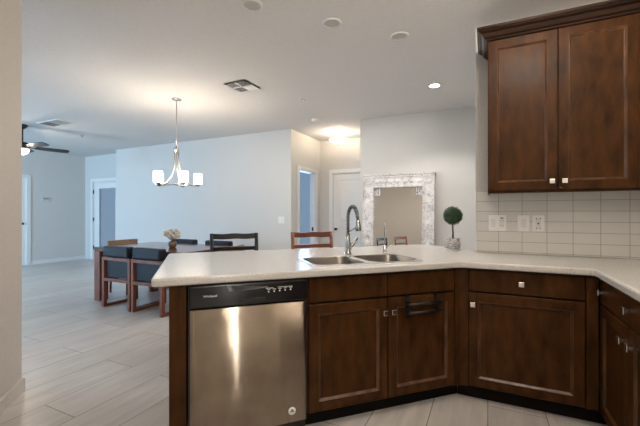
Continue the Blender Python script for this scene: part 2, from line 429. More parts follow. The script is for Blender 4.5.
# door at the far left, mostly hidden behind the diagonal wall (faces +x)
d = struct(thing('door_4', 'white door in the left living room wall', 'door', (XL, 3.55, 0), PI/2)); del d['category']
b = MB(); casing(b, 0, .89, 2.05, 0, w=.085); b.build('door_casing', M['white'], d)
b = MB(); panel_door(b, .018, .872, 2.03, .02); b.build('door_panel', M['white'], d)
knob(d, .81, .02, .98)

# tile backsplash
struct(MB().box(-.085, 3.120, .916, 1.20, 3.13, 1.404).build('backsplash', M['tile']))
struct(MB().box(-.091, 3.116, .916, -.083, 3.13, 1.408, bev=.002).build('trim_1', M['white']))
# half wall under the bar overhang
hw = MB(); hw.box(-.129, 2.50, 0, 2.30, 2.62, .872); struct(hw.build('wall_peninsula', M['wall'], rz=PI/4))

# ------------------------------------------------------------------ countertop
def countertop():
    poly = [lm(-.209, 1.842)[:2], (-.155, 2.45), (.541, 2.45), (.541, .66), (1.196, .66), (1.196, 3.118), (-.095, 3.118), (-.095, 3.26), (-.571, 3.64), lm(-.209, 2.978)[:2]]
    ctr = lambda p, r=0.012, k=3: p
    # round the two free corners slightly
    def rnd(P, i, r):
        a, c, e = Vector(P[i-1]), Vector(P[i]), Vector(P[(i+1) % len(P)])
        u = (a-c).normalized(); v = (e-c).normalized()
        out = []
        for k in range(6):
            t = k/5
            out.append(tuple((c+u*r)*(1-t)**2 + c*2*t*(1-t) + (c+v*r)*t**2))
        return out
    P = []
    for i, p in enumerate(poly):
        if i in (0, 9, 8): P += rnd(poly, i, .03)
        elif i in (1, 2): P += rnd(poly, i, .02)
        else: P.append(p)
    n = len(P)
    def offset(P, d):
        out = []
        for i in range(n):
            a, c, e = Vector(P[i-1]), Vector(P[i]), Vector(P[(i+1) % n])
            d1 = (c-a).normalized(); d2 = (e-c).normalized()
            n1 = Vector((-d1.y, d1.x)); n2 = Vector((-d2.y, d2.x))
            mm = (n1+n2).normalized(); k = d/max(.3, mm.dot(n1))
            out.append(tuple(c+mm*k))
        return out
    hole = []
    l0, l1, m0, m1, r = .665, 1.415, 1.965, 2.355, .05
    for (cx, cy, a0) in ((l1-r, m1-r, 0), (l0+r, m1-r, 90), (l0+r, m0+r, 180), (l1-r, m0+r, 270)):
        for k in range(6):
            a = math.radians(a0+k*18)
            hole.append(lm(cx+r*math.cos(a), cy+r*math.sin(a))[:2])
    z1, z0, e = .914, .874, .010
    bm = bmesh.new()
    def loop(pts, z): return [bm.verts.new((x, y, z)) for x, y in pts]
    prof = [(e, z1), (e*.3, z1-e*.3), (0, z1-e), (0, z0+e*.7), (e*.5, z0)]
    LP = [loop(offset(P, i), z) for i, z in prof]
    HT = loop(hole, z1); HB = loop(hole, z0)
    def bridge(a, c):
        for i in range(len(a)): bm.faces.new((a[i], a[(i+1) % len(a)], c[(i+1) % len(a)], c[i]))
    for a, c in zip(LP, LP[1:]): bridge(a, c)
    bridge(HT, HB)
    for A, B in ((LP[0], HT), (LP[-1], HB)):
        ed = []
        for lp in (A, B):
            for i in range(len(lp)):
                q = bm.edges.get((lp[i], lp[(i+1) % len(lp)])) or bm.edges.new((lp[i], lp[(i+1) % len(lp)])); ed.append(q)
        bmesh.ops.triangle_fill(bm, use_beauty=True, use_dissolve=False, edges=ed)
    bmesh.ops.recalc_face_normals(bm, faces=bm.faces[:])
    b = MB(); b.add(bm)
    return tag(b.build('countertop', M['quartz']), 'cream speckled quartz worktop running from the peninsula round to the tiled wall', 'countertop')
countertop()

# ------------------------------------------------------------------ cabinets
DOOR = [(0, .020), (0, .003), (.003, 0), (.056, 0), (.058, .001), (.070, .012), (.072, .012)]
SLAB = [(0, .020), (0, .004), (.004, 0), (.010, 0)]
def square_knob(parent, x, z, y=0.0):
    k = MB(); k.box(x-.008, y-.018, z-.008, x+.008, y, z+.008, bev=.002)
    k.box(x-.016, y-.028, z-.016, x+.016, y-.018, z+.016, bev=.003)
    return k.build('knob', M['pewter'], parent)
def bead(parent, x0, z0, x1, z1, i=.058):
    bm = bmesh.new(); R = []
    for q, y in ((i-.002, -.0008), (i, -.0012), (i+.011, .0098), (i+.013, .0105)):
        R.append([bm.verts.new(c) for c in ((x0+q, y, z0+q), (x1-q, y, z0+q), (x1-q, y, z1-q), (x0+q, y, z1-q))])
    for a, c in zip(R, R[1:]):
        for k in range(4): bm.faces.new((a[k], a[(k+1) % 4], c[(k+1) % 4], c[k]))
    bmesh.ops.recalc_face_normals(bm, faces=bm.faces[:])
    if sum(f.normal.y for f in bm.faces) > 0:
        for f in bm.faces: f.normal_flip()
    b = MB(); b.add(bm); return b.build('panel_bead', M['bead'], parent)
def cab_door(parent, x0, z0, x1, z1, kx=None, kz=None):
    b = MB(); b.rings(x0, z0, x1, z1, DOOR); d = b.build('door', M['cab'], parent); bead(d, x0, z0, x1, z1)
    if kx is not None: square_knob(d, kx, kz)
    return d
def drawer(parent, x0, z0, x1, z1, knobs=(), name='drawer'):
    b = MB(); b.rings(x0, z0, x1, z1, SLAB); d = b.build(name, M['cab'], parent)
    for kx in knobs: square_knob(d, kx, (z0+z1)/2)
    return d
def cab_body(parent, x0, x1, dep=.58, y0=.021, top=.872, toe_l=0, toe_r=0, open_top=False):
    b = MB(); b.box(x0, y0, .10, x0+.018, dep, top); b.box(x1-.018, y0, .10, x1, dep, top); b.box(x0+.018, y0, .10, x1-.018, dep, .118); b.box(x0+.018, dep-.012, .118, x1-.018, dep, top)
    b.build('body', M['cab'], parent)
    b = MB(); b.box(x0+.018, y0, top-.03, x1-.018, y0+.02, top); b.box(x0+.018, y0, .695, x1-.018, y0+.02, .735); b.box(x0+.018, y0+.02, .118, x1-.018, y0+.024, top-.001); b.build('gap_shade_frame', M['cabin'], parent)  # dark rails and backing sheet stand for the shade in the gaps
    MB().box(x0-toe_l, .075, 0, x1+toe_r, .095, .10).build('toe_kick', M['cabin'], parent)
# front faces of doors lie at m=1.868 on the peninsula; local x = l, local y = m - 1.868
PF = 1.868
ep = MB(); ep.box(0, 0, 0, .080, .62, .872, bev=.002, seg=1)
o = ep.build('end_panel', M['cab'], loc=lm(-.129, PF), rz=PI/4); tag(o, 'dark wood end panel closing the peninsula left of the dishwasher', 'cabinet panel')
# sink base cabinet
sb = thing('sink_cabinet', 'dark wood cabinet under the sink with two doors and two false drawer fronts', 'cabinet', lm(.585, PF), PI/4)
cab_body(sb, 0, 1.03, toe_l=0.0, toe_r=.060)
b = MB(); b.box(1.011, .004, .095, 1.055, .020, .872); b.build('filler_strip', M['cab'], sb)
drawer(sb, .008, .724, .507, .862, name='drawer_front'); drawer(sb, .515, .724, 1.005, .862, name='drawer_front')
cab_door(sb, .008, .105, .507, .713, .482, .630); cab_door(sb, .515, .105, 1.005, .713, .540, .630)
# over-door towel bar
tb = thing('towel_bar', 'black double towel bar hooked over the right sink cabinet door', 'towel bar', lm(.585+.645, PF, .60), PI/4)
for x in (0, .215):
    b = MB(); b.box(x-.014, -.006, -.006, x+.014, -.001, .117); b.box(x-.011, -.006, .1165, x+.011, .019, .119)
    b.box(x-.009, -.040, .058, x+.009, -.006, .082); b.box(x-.009, -.046, .008, x+.009, -.006, .030)
    b.build('bracket', M['blackmetal'], tb)
for y, z in ((-.036, .070), (-.042, .019)): MB().tube([(-.015, y, z), (.23, y, z)], .009).build('bar', M['blackmetal'], tb)
# wall run cabinet
wb = thing('base_cabinet', 'dark wood base cabinet with one wide door and one drawer below the tiled wall', 'cabinet', (-.160, 2.477, 0))
cab_body(wb, .02, .705, dep=.63, toe_l=.046, toe_r=.10)
b = MB(); b.box(-.006, .004, .095, .042, .020, .872); b.build('filler_strip', M['cab'], wb)
b = MB(); b.rings(.672, .105, .729, .862, [(0, .020), (0, .002), (.002, 0), (.005, 0)]); b.build('filler_strip', M['cab'], wb)
drawer(wb, .046, .724, .667, .862, (.345,)); cab_door(wb, .046, .105, .667, .713, .073, .640)
# right run, faces -x
rb = thing('base_cabinet', 'dark wood base cabinet at the right edge with two doors meeting in the middle', 'cabinet', (.570, 2.462, 0), -PI/2)
cab_body(rb, .005, .895, dep=.62, toe_l=-.02)
drawer(rb, .006, .722, .892, .862, (.058, .455)); cab_door(rb, .006, .105, .446, .715, .395, .640); cab_door(rb, .450, .105, .892, .715, .500, .640)
r2 = thing('base_cabinet', 'dark wood base cabinet ending the right-hand run, nearest the camera', 'cabinet', (.570, 1.565, 0), -PI/2)
cab_body(r2, .005, .895, dep=.62)
drawer(r2, .006, .722, .892, .862, (.45,)); cab_door(r2, .006, .105, .446, .715, .395, .640); cab_door(r2, .450, .105, .892, .715, .500, .640)
# upper cabinet
uc = thing('wall_cabinet', 'dark wood wall cabinet with two tall doors and crown moulding above the tiles', 'cabinet', (0, 2.79, 1.372))
b = MB(); b.box(0, .021, .012, 1.196, .335, 1.10); b.box(0, .021, 0, .018, .335, .012); b.box(.018, .021, 0, 1.196, .040, .012); b.build('body', M['cab'], uc)
UD = [(0, .020), (0, .003), (.003, 0), (.058, 0), (.060, .001), (.070, .011), (.072, .011)]
for x0, x1, kx in ((.003, .420, .387), (.424, .842, .457)):
    b = MB(); b.rings(x0, .014, x1, 1.088, UD); dd = b.build('door', M['cab'], uc); bead(dd, x0, .014, x1, 1.088, .060); square_knob(dd, kx, .070)
b = MB(); b.rings(.846, .014, 1.196, 1.088, UD); b.build('door', M['cab'], uc)
# crown: profile swept along left return and front
def crown():
    prof = [(0, 0), (.010, .004), (.014, .014), (.026, .020), (.040, .046), (.058, .056), (.062, .064), (.070, .066), (.070, .084), (0, .084)]
    bm = bmesh.new(); z0 = 1.088
    st = []
    for (o_, z) in prof:
        st.append([bm.verts.new(c) for c in ((-o_, .338, z0+z), (-o_, -o_+.0, z0+z), (1.196, -o_+.0, z0+z))])
    for k in range(len(st)):
        a, c = st[k], st[(k+1) % len(st)]
        for j in range(2): bm.faces.new((a[j], a[j+1], c[j+1], c[j]))
    bm.faces.new([s[0] for s in st]); bm.faces.new([s[2] for s in st][::-1])
    bmesh.ops.recalc_face_normals(bm, faces=bm.faces[:])
    b = MB(); b.add(bm); return b
crown().build('crown_molding', M['crown'], uc)

# ------------------------------------------------------------------ dishwasher
dw = thing('dishwasher', 'stainless steel dishwasher with a black control panel, built into the peninsula', 'dishwasher', lm(-.045, PF-.012), PI/4)
b = MB(); b.box(.004, .035, .012, .622, .60, .868); b.box(.004, .012, .08, .012, .035, .868); b.box(.614, .012, .08, .622, .035, .868); b.build('body', M['black'], dw)
# gently bowed door skin
bm = bmesh.new(); nx = 24; rows = []
for z, dy in ((.085, .004), (.088, 0), (.742, 0), (.746, .005)):
    rows.append([bm.verts.new((.012+.602*i/nx, .0 + dy - .006*math.sin(PI*i/nx), z)) for i in range(nx+1)])
for a, c in zip(rows, rows[1:]):
    for i in range(nx): bm.faces.new((a[i], a[i+1], c[i+1], c[i]))
bk = [bm.verts.new((.012, .034, .085)), bm.verts.new((.614, .034, .085)), bm.verts.new((.614, .034, .746)), bm.verts.new((.012, .034, .746))]
bm.faces.new(bk)
bm.faces.new([bk[0]]+rows[0]+[bk[1]]); bm.faces.new([bk[3]]+rows[3]+[bk[2]])
bm.faces.new([bk[0]]+[r[0] for r in rows]+[bk[3]]); bm.faces.new([bk[1]]+[r[-1] for r in rows]+[bk[2]])
bmesh.ops.recalc_face_normals(bm, faces=bm.faces[:])
b = MB(); b.add(bm); door = b.build('door', M['steel'], dw, smooth=False)
for f in door.data.polygons:
    f.use_smooth = len(f.vertices) == 4 and f.area < .05 and f.area > .005
b = MB(); b.lathe([(0, 0), (.021, 0), (.021, .003), (.018, .004), (0, .004)], mtx=T((.535, -.003, .150), rx=PI/2), n=28); bd = b.build('badge', M['print'], door)
b = MB(); b.box(.525, -.0085, .146, .545, -.0072, .153, mtx=None); b.lathe([(0, 0), (.006, 0), (.006, .001), (0, .001)], mtx=T((.535, -.0072, .157), rx=PI/2), n=14); b.build('badge_emblem', M['grille'], bd)
# control panel with recessed grip
b = MB(); b.box(.010, -.010, .752, .616, .034, .864, bev=.006); cp = b.build('control_panel', M['black'], dw)
b = MB()
gp = [(.19, .86), (.24, .828), (.33, .832), (.40, .836), (.40, .842), (.33, .841), (.25, .838), (.20, .826)]
b.prism([(x, z) for x, z in gp], 0, .003, mtx=T((0, -.010, 0), rx=PI/2)); b.build('handle_grip', M['screen'], cp)
MB().box(.25, -.012, .765, .39, -.0095, .786, bev=.001).build('latch_recess', M['blackmetal'], cp)
b = MB()
for i in range(5):
    b.lathe([(0, 0), (.0042, 0), (.0042, .001), (0, .001)], mtx=T((.405+.03*i, -.0105, .812+.001*i), rx=PI/2), n=10)
    b.box(.398+.03*i, -.0113, .822+.001*i, .414+.03*i, -.0102, .8245+.001*i)
b.box(.455, -.0113, .832, .535, -.0102, .8345); b.box(.39, -.0113, .829, .43, -.0102, .832)
b.build('button_row', M['print'], cp)
def text(parent, body, size, loc, rz, mtl, name):
    cu = D.curves.new(name, 'FONT'); cu.body = body; cu.size = size; cu.extrude = .0003
    to = D.objects.new(name, cu); COL.objects.link(to)
    dg_ = bpy.context.evaluated_depsgraph_get(); me = D.meshes.new_from_object(to.evaluated_get(dg_))
    D.objects.remove(to); me.materials.clear(); me.materials.append(mtl)
    o = D.objects.new(name, me); COL.objects.link(o); o.parent = parent; o.location = loc; o.rotation_euler = (PI/2, 0, rz)
    return o
text(cp, 'Whirlpool', .016, (.075, -.0106, .806), 0, M['print'], 'lettering')

# ------------------------------------------------------------------ sink and taps
sk = thing('kitchen_sink', 'stainless double bowl sink set in the peninsula worktop', 'sink', lm(1.04, 2.155, .914), PI/4)
def rrect(x0, x1, y0, y1, r, n=5):
    out = []
    for cx, cy, a0 in ((x1-r, y1-r, 0), (x0+r, y1-r, 90), (x0+r, y0+r, 180), (x1-r, y0+r, 270)):
        for k in range(n):
            a = math.radians(a0+90/(n-1)*k); out.append((cx+r*math.cos(a), cy+r*math.sin(a)))
    return out
BW = ((-.365, -.018), (.018, .365))
bm = bmesh.new()
def ringv(pts, z): return [bm.verts.new((x, y, z)) for x, y in pts]
o0 = ringv(rrect(-.395, .395, -.210, .210, .06), .0005); o1 = ringv(rrect(-.390, .390, -.205, .205, .058), .0035)
for i in range(20): bm.faces.new((o0[i], o0[(i+1) % 20], o1[(i+1) % 20], o1[i]))
ed = [bm.edges.get((o1[i], o1[(i+1) % 20])) for i in range(20)]
for l0, l1 in BW:
    h_ = ringv(rrect(l0, l1, -.180, .180, .07), .0035)
    ed += [bm.edges.new((h_[i], h_[(i+1) % 20])) for i in range(20)]
bmesh.ops.triangle_fill(bm, use_beauty=True, edges=ed)
bmesh.ops.recalc_face_normals(bm, faces=bm.faces[:])
b = MB(); b.add(bm); b.build('sink_rim', M['rim'], sk)
for l0, l1 in BW:
    bm = bmesh.new()
    R = [[bm.verts.new((x, y, z)) for x, y in rrect(l0+i, l1-i, -.180+i, .180-i, .07)] for i, z in ((0, .0035), (.004, -.004), (.010, -.15), (.022, -.178), (.05, -.186))]
    for a, c in zip(R, R[1:]):
        for i in range(20): bm.faces.new((a[i], a[(i+1) % 20], c[(i+1) % 20], c[i]))
    bm.faces.new(R[-1])
    for f in bm.faces: f.smooth = True
    bmesh.ops.recalc_face_normals(bm, faces=bm.faces[:])
    for f in bm.faces: f.normal_flip()
    b = MB(); b.add(bm); w_ = b.build('basin', M['sink'], sk)
    MB().lathe([(0, 0), (.03, 0), (.043, .004), (.045, .002)], ((l0+l1)/2, 0, -.185)).build('drain', M['chrome'], w_)

fa = thing('kitchen_faucet', 'tall chrome pull-down faucet with an arched spring spout behind the sink', 'faucet', lm(1.097, 2.47, .914), PI/4)
b = MB(); b.lathe([(0, 0), (.030, 0), (.030, .006), (.024, .012), (.022, .05), (.022, .085), (.018, .10), (.016, .16), (0, .16)], n=24); b.build('body', M['chrome'], fa)
arc = [(0, 0, .16), (0, 0, .22), (0, 0, .27)]
for k in range(1, 13):
    a = PI*k/13*1.06; arc.append((0, -.085+.085*math.cos(a), .27+.095*math.sin(a)))
b = MB(); b.tube(arc, .011, n=12)
for i in range(0, 24):
    t = i/24*(len(arc)-1); k = int(t); p = Vector(arc[k]).lerp(Vector(arc[k+1]), t-k); q = (Vector(arc[k+1])-Vector(arc[k])).normalized()
    b.tube([p-q*.003, p+q*.003], .0145, n=12)
b.build('spout', M['hose'], fa)
e = Vector(arc[-1]); b = MB()
b.tube([e, e+Vector((0, -.005, -.03)), e+Vector((0, -.012, -.06)), e+Vector((0, -.016, -.09))], [.013, .018, .021, .023], n=14); b.build('spray_head', M['chrome'], fa)
b = MB(); b.tube([(0, 0, .175), (0, -.05, .18), (0, -.10, .195), (0, -.150, .215)], .006, n=8); b.build('hose_bracket', M['chrome'], fa)
b = MB(); b.tube([(.012, 0, .045), (.035, -.005, .070), (.075, -.010, .125)], [.018, .015, .010], n=12); b.build('lever', M['chrome'], fa)

f2 = thing('water_tap', 'small slim chrome filtered water tap right of the kitchen faucet', 'faucet', lm(1.418, 2.47, .914), PI/4)
b = MB(); b.lathe([(0, 0), (.022, 0), (.022, .005), (.014, .01), (.013, .055), (.007, .06), (0, .06)], n=18); b.build('body', M['chrome'], f2)
ar = [(0, 0, .055), (0, 0, .17)]+[(0, -.035+.035*math.cos(PI*k/9), .195+.035*math.sin(PI*k/9)) for k in range(0, 10)]+[(0, -.07, .185)]
MB().tube(ar, .0048, n=10).build('spout', M['chrome'], f2, rz=math.radians(-30))
b = MB(); b.tube([(.01, 0, .035), (.025, 0, .045), (.048, -.004, .072)], [.008, .006, .005], n=10); b.build('lever', M['chrome'], f2)

# ------------------------------------------------------------------ topiary
tp = thing('potted_topiary', 'small ball-shaped green topiary in a mottled grey pot on the worktop', 'plant', (-.272, 3.215, .914))
MB().lathe([(0, 0), (.058, 0), (.064, .006), (.062, .012), (0, .012)], n=28).build('saucer', M['white'], tp)
b = MB(); b.lathe([(0, .012), (.055, .012), (.063, .025), (.067, .06), (.068, .098), (.062, .10), (.060, .085), (0, .085)], n=30); pt = b.build('pot', M['pot'], tp)
MB().lathe([(0, .092), (.035, .091), (.061, .086), (.061, .083)], n=20).build('soil', M['soil'], tp)
MB().tube([(0, 0, .085), (.002, 0, .14), (-.001, .001, .19), (0, 0, .25)], [.009, .0075, .007, .007]).build('trunk', M['bark'], tp)
b = MB(); c0 = Vector((0, 0, .292)); RB = .078
bm = bmesh.new(); bmesh.ops.create_icosphere(bm, subdivisions=3, radius=RB*.90)
for v in bm.verts: v.co = c0+v.co*(1+random.uniform(-.06, .06))
for i in range(1500):
    u = Vector((random.gauss(0, 1), random.gauss(0, 1), random.gauss(0, 1))).normalized()
    p = c0+u*RB*random.uniform(.88, 1.05)
    s1 = u.cross(Vector((random.gauss(0, 1), random.gauss(0, 1), random.gauss(0, 1)))).normalized()
    s2 = (u.cross(s1)*.75+u*random.uniform(-.2, .9)).normalized()
    L_, W_ = random.uniform(.009, .014), random.uniform(.004, .006)
    vs = [bm.verts.new(p-s2*L_*.5), bm.verts.new(p+s1*W_), bm.verts.new(p+s2*L_*.5), bm.verts.new(p-s1*W_)]
    bm.faces.new(vs)
b.add(bm); b.build('foliage', M['leaf'], tp)

# ------------------------------------------------------------------ wall plates
def plate(name, label, cat, x0, x1, z0, z1, y, detail, m='plastic'):
    t = thing(name, label, cat, ((x0+x1)/2, y, z0))
    w_ = (x1-x0)/2; h_ = z1-z0
    MB().box(-w_, -.006, 0, w_, 0, h_, bev=.002).build('cover_plate', M[m], t)
    detail(t, w_, h_); return t
def det_combo(t, w_, h_):
    MB().box(-w_*.5-.017, -.009, h_/2-.033, -w_*.5+.017, -.006, h_/2+.033, bev=.001).build('rocker', M['white'], t)
    s = MB().box(w_*.5-.017, -.0085, h_/2-.033, w_*.5+.017, -.006, h_/2+.033, bev=.001).build('socket', M['white'], t)
    for xx, zz in ((-.0085, .019), (.0085, .019), (-.0085, -.019), (.0085, -.019)):
        MB().box(w_*.5+xx-.0015, -.0092, h_/2+zz-.005, w_*.5+xx+.0015, -.0084, h_/2+zz+.005).build('slot', M['blackmetal'], s)
    MB().box(w_*.5-.011, -.0092, h_/2+.035, w_*.5+.011, -.006, h_/2+.043).build('test_button', M['blackmetal'], t)
def det_rocker(t, w_, h_):
    MB().box(-.017, -.009, h_/2-.033, .017, -.006, h_/2+.033, bev=.001).build('rocker', M['white'], t)
def det_outlet(t, w_, h_):
    s = MB().box(-.017, -.0085, h_/2-.038, .017, -.006, h_/2+.038, bev=.001).build('socket', M['white'], t)
    for zz in (.038, -.038):
        for xx in (-.012, .012): MB().box(xx-.0035, -.0115, h_/2+zz-.004, xx+.0035, -.006, h_/2+zz+.004).build('slot', M['blackmetal'], s)
    MB().lathe([(0, 0), (.006, 0), (.006, .001), (0, .001)], mtx=T((0, -.0084, h_/2), rx=PI/2), n=12).build('screw', M['blackmetal'], s)
plate('wall_switch', 'double-gang white switch and outlet plate on the tiles, left of three', 'switch', .006, .131, 1.088, 1.214, 3.120, det_combo)
plate('wall_switch', 'single white rocker switch plate on the tiles, middle of three', 'switch', .209, .289, 1.088, 1.212, 3.120, det_rocker)
plate('wall_outlet', 'white outlet plate with dark slots on the tiles, right of three', 'outlet', .306, .386, 1.088, 1.212, 3.120, det_outlet)
def det_double(t, w_, h_):
    for x in (-.024, .024): MB().box(x-.016, -.009, h_/2-.033, x+.016, -.006, h_/2+.033, bev=.001).build('rocker', M['white'], t)
plate('wall_switch', 'white light switch plate on the dining wall beside the hall corner', 'switch', -3.46, -3.335, 1.04, 1.165, 5.45, det_double, 'white')
th = thing('thermostat', 'small flat grey thermostat on the left living room wall', 'thermostat', (XL, 4.84, 1.52), PI/2)
MB().box(-.08, -.02, 0, .08, 0, .09, bev=.004).build('case', M['wall'], th); MB().box(-.06, -.0215, .045, .06, -.019, .07).build('display', M['screen'], th)

# ------------------------------------------------------------------ mirror
mr = thing('wall_mirror', 'large mirror in a carved whitewashed wood frame leaning against the far wall', 'mirror', (-1.245, 5.275, 0.004))
mr.rotation_euler.x = math.radians(-4.2)
W2, TOP = .545, 1.82
b = MB(); FT = .055
b.box(-W2, -FT, 0, -W2+.17, -.012, TOP, bev=.006); b.box(W2-.17, -FT, 0, W2, -.012, TOP, bev=.006)
b.box(-W2+.17, -FT, TOP-.20, W2-.17, -.012, TOP, bev=.006); b.box(-W2+.17, -FT, 0, W2-.17, -.012, .20, bev=.006)
b.box(-W2-.012, -FT-.012, TOP-.012, W2+.012, -.01, TOP+.014, bev=.004)
for sx in (-1, 1):
    for off in (.0, .145): b.box(sx*(W2-off)-.013*(1 if sx > 0 else -1)-.013, -FT-.012, 0, sx*(W2-off)-.013*(1 if sx > 0 else -1)+.013, -FT+.004, TOP-.012, bev=.004)
    for k in range(9):      # carved beads up the stiles
        z = .28+k*.155
        b.lathe([(0, .012), (.022, .010), (.034, .002), (.040, 0)], mtx=T((sx*(W2-.086), -FT, z), rx=PI/2)@Matrix.Diagonal((1, 1.6, 1, 1)), n=14)
b.box(-W2+.17, -FT-.012, TOP-.20, W2-.17, -FT+.004, TOP-.176, bev=.004); b.box(-W2+.02, -FT-.010, TOP-.045, W2-.02, -FT+.004, TOP-.028, bev=.003)
for k in range(7): b.lathe([(0, .012), (.02, .010), (.030, .002), (.036, 0)], mtx=T((-.33+.11*k, -FT, TOP-.108), rx=PI/2)@Matrix.Diagonal((1.5, 1, 1, 1)), n=14)
for sx in (-1, 1):
    for q in ((.086, .10),):
        cx, cz = sx*(W2-q[0]), TOP-q[1]
        for rr_ in (.062, .036): b.tube([(cx+rr_*math.cos(2*PI*i/20), -FT-.004, cz+rr_*math.sin(2*PI*i/20)) for i in range(20)], .007, n=8, closed=True)
b.build('frame', M['whitewash'], mr)
for sx in (-1, 1):
    b = MB(); x0 = sx*(W2-.17); x1 = sx*(W2-.17-.10); xa, xb = min(x0, x1), max(x0, x1); za, zb = TOP-.20-.12, TOP-.20
    b.box(xa, -FT+.004, za, xb, -FT+.026, za+.014); b.box(xa if sx > 0 else xb-.014, -FT+.004, za+.014, xa+.014 if sx > 0 else xb, -FT+.026, zb)
    b.box(xa, -FT+.006, (za+zb)/2-.005, xb, -FT+.022, (za+zb)/2+.008); b.box((xa+xb)/2-.006, -FT+.006, za, (xa+xb)/2+.006, -FT+.022, zb)
    for cx in (xa+.024, xb-.024):
        for cz in (za+.030, zb-.024): b.tube([(cx+.015*math.cos(2*PI*i/12), -FT+.012, cz+.015*math.sin(2*PI*i/12)) for i in range(12)], .0055, n=6, closed=True)
    b.build('corner_bracket', M['whitewash'], mr)
MB().box(-W2+.16, -.024, .19, W2-.16, -.014, TOP-.19).build('mirror_glass', M['mirror'], mr)
MB().box(-W2+.02, -.012, .02, W2-.02, -.004, TOP-.02).build('backing', M['cabin'], mr)

# ------------------------------------------------------------------ counter stools (local: backrest at y=0, sitter faces -y)
def stool(wood, label):
    t = thing('counter_stool', label, 'stool')
    w_ = .215
    b = MB(); b.box(-.20, -.40, .615, .20, -.035, .65, bev=.012); b.build('seat', M[wood], t)
    for sx in (-1, 1):
        MB().tube([(sx*.20, .05, 0), (sx*.20, .0, .40), (sx*.20, 0, .65), (sx*.208, .018, .86), (sx*.213, .04, 1.034)], [.017, .019, .021, .020, .017], n=8).build('back_post', M[wood], t)
        MB().tube([(sx*.205, -.40, 0), (sx*.185, -.375, .615)], [.015, .019], n=8).build('leg', M[wood], t)
    def rail(z, hh, name, yo):
        bm = bmesh.new(); rings = []
        for i in range(13):
            u = -1+2*i/12; x = u*.212; y = yo+.012*(1-u*u); dz = .0025*math.cos(u*2*PI)*(1 if name == 'top_rail' else 0)
            rings.append([bm.verts.new((x, y+dy, z+q)) for dy, q in ((-.010, dz-hh), (.010, dz-hh), (.010, dz), (-.010, dz))])
        for a, c in zip(rings, rings[1:]):
            for k in range(4): bm.faces.new((a[k], a[(k+1) % 4], c[(k+1) % 4], c[k]))
        bm.faces.new(rings[0]); bm.faces.new(rings[-1]); bmesh.ops.recalc_face_normals(bm, faces=bm.faces[:])
        b = MB(); b.add(bm); b.build(name, M[wood], t)
    rail(1.030, .052, 'top_rail', .036); rail(.905, .035, 'back_slat', .018); rail(.80, .035, 'back_slat', .008)
    for z, y0, y1 in ((.24, -.388, .02), (.40, -.385, .0)):
        for sx in (-1, 1): MB().tube([(sx*.196, y0, z), (sx*.20, y1, z)], .010, n=8).build('stretcher', M[wood], t)
    MB().tube([(-.195, -.39, .20), (.195, -.39, .20)], .012, n=8).build('foot_rest', M[wood], t)
    return t
s1 = stool('blackwood', 'black wooden counter stool behind the peninsula, nearest the dining table'); s1.location = lm(.345, 3.44); s1.rotation_euler.z = PI/4
s2 = stool('brownwood', 'reddish brown wooden counter stool behind the peninsula near the faucet'); s2.location = lm(1.135, 3.44); s2.rotation_euler.z = PI/4
for q in (s1, s2): q['group'] = 'counter stools at the peninsula'

# ------------------------------------------------------------------ dining table
dt = thing('dining_table', 'long dark reddish wood dining table with thick square legs beyond the peninsula', 'table', (-4.14, 3.57, 0))
MB().box(-.86, -.50, .695, .86, .50, .753, bev=.004).build('tabletop', M['tablewood'], dt)
MB().box(-.70, -.44, .640, .70, -.415, .695).build('apron', M['redwood'], dt)
for sx in (-1, 1):
    for sy in (-1, 1):
        MB().box(min(sx*.86, sx*.74), min(sy*.50, sy*.37), 0, max(sx*.86, sx*.74), max(sy*.50, sy*.37), .695, bev=.004).build('leg', M['redwood'], dt)

# ------------------------------------------------------------------ armchairs (local: back at y=0, sitter faces +y)
def armchair():
    t = thing('dining_armchair', '', 'chair')
    for sx in (-1, 1):
        x0, x1 = sorted((sx*.275, sx*.232))
        b = MB(); b.box(x0, 0, .0, x1, .045, .655, bev=.004); b.build('back_post', M['redwood'], t)
        MB().box(x0, .455, .0, x1, .50, .655, bev=.004).build('front_post', M['redwood'], t)
        MB().box(x0, .045, .0, x1, .455, .035, bev=.004).build('sled_rail', M['redwood'], t)
        MB().box(x0, .045, .615, x1, .455, .655, bev=.006).build('armrest', M['redwood'], t)
    b = MB(); b.box(-.232, .002, .615, .232, .028, .655, bev=.003); b.build('back_rail', M['redwood'], t)
    b = MB(); b.box(-.232, .002, .345, .232, .040, .385, bev=.003); b.box(-.232, .46, .345, .232, .495, .385, bev=.003)
    for x in (-.232, .205): b.box(x, .04, .345, x+.027, .46, .385)
    b.build('seat_frame', M['redwood'], t)
    MB().box(-.228, .045, .385, .228, .495, .455, bev=.02, seg=3).build('seat', M['leather'], t)
    b = MB(); b.box(-.222, .030, .39, .222, .095, .66, bev=.01, seg=3); b.box(-.240, -.012, .665, .240, .100, .80, bev=.022, seg=4); b.box(-.215, .032, .64, .215, .08, .70)
    b.build('backrest', M['leather'], t)
    return t
ac = armchair()
G = 'navy armchairs along the dining table'
ac.location = (-4.29, 2.90, 0); ac['label'] = 'navy leather armchair on the near side of the table, left one'; ac['group'] = G
dup(ac, (-3.72, 2.90, 0), 0, 'navy leather armchair on the near side of the table, right one by the peninsula corner', G)
dup(ac, (-4.49, 4.27, 0), PI, 'navy leather armchair on the far side of the table, right behind the flowers', G)
dup(ac, (-3.77, 4.27, 0), PI, 'navy leather armchair on the far side of the table, seen through the black stool', G)
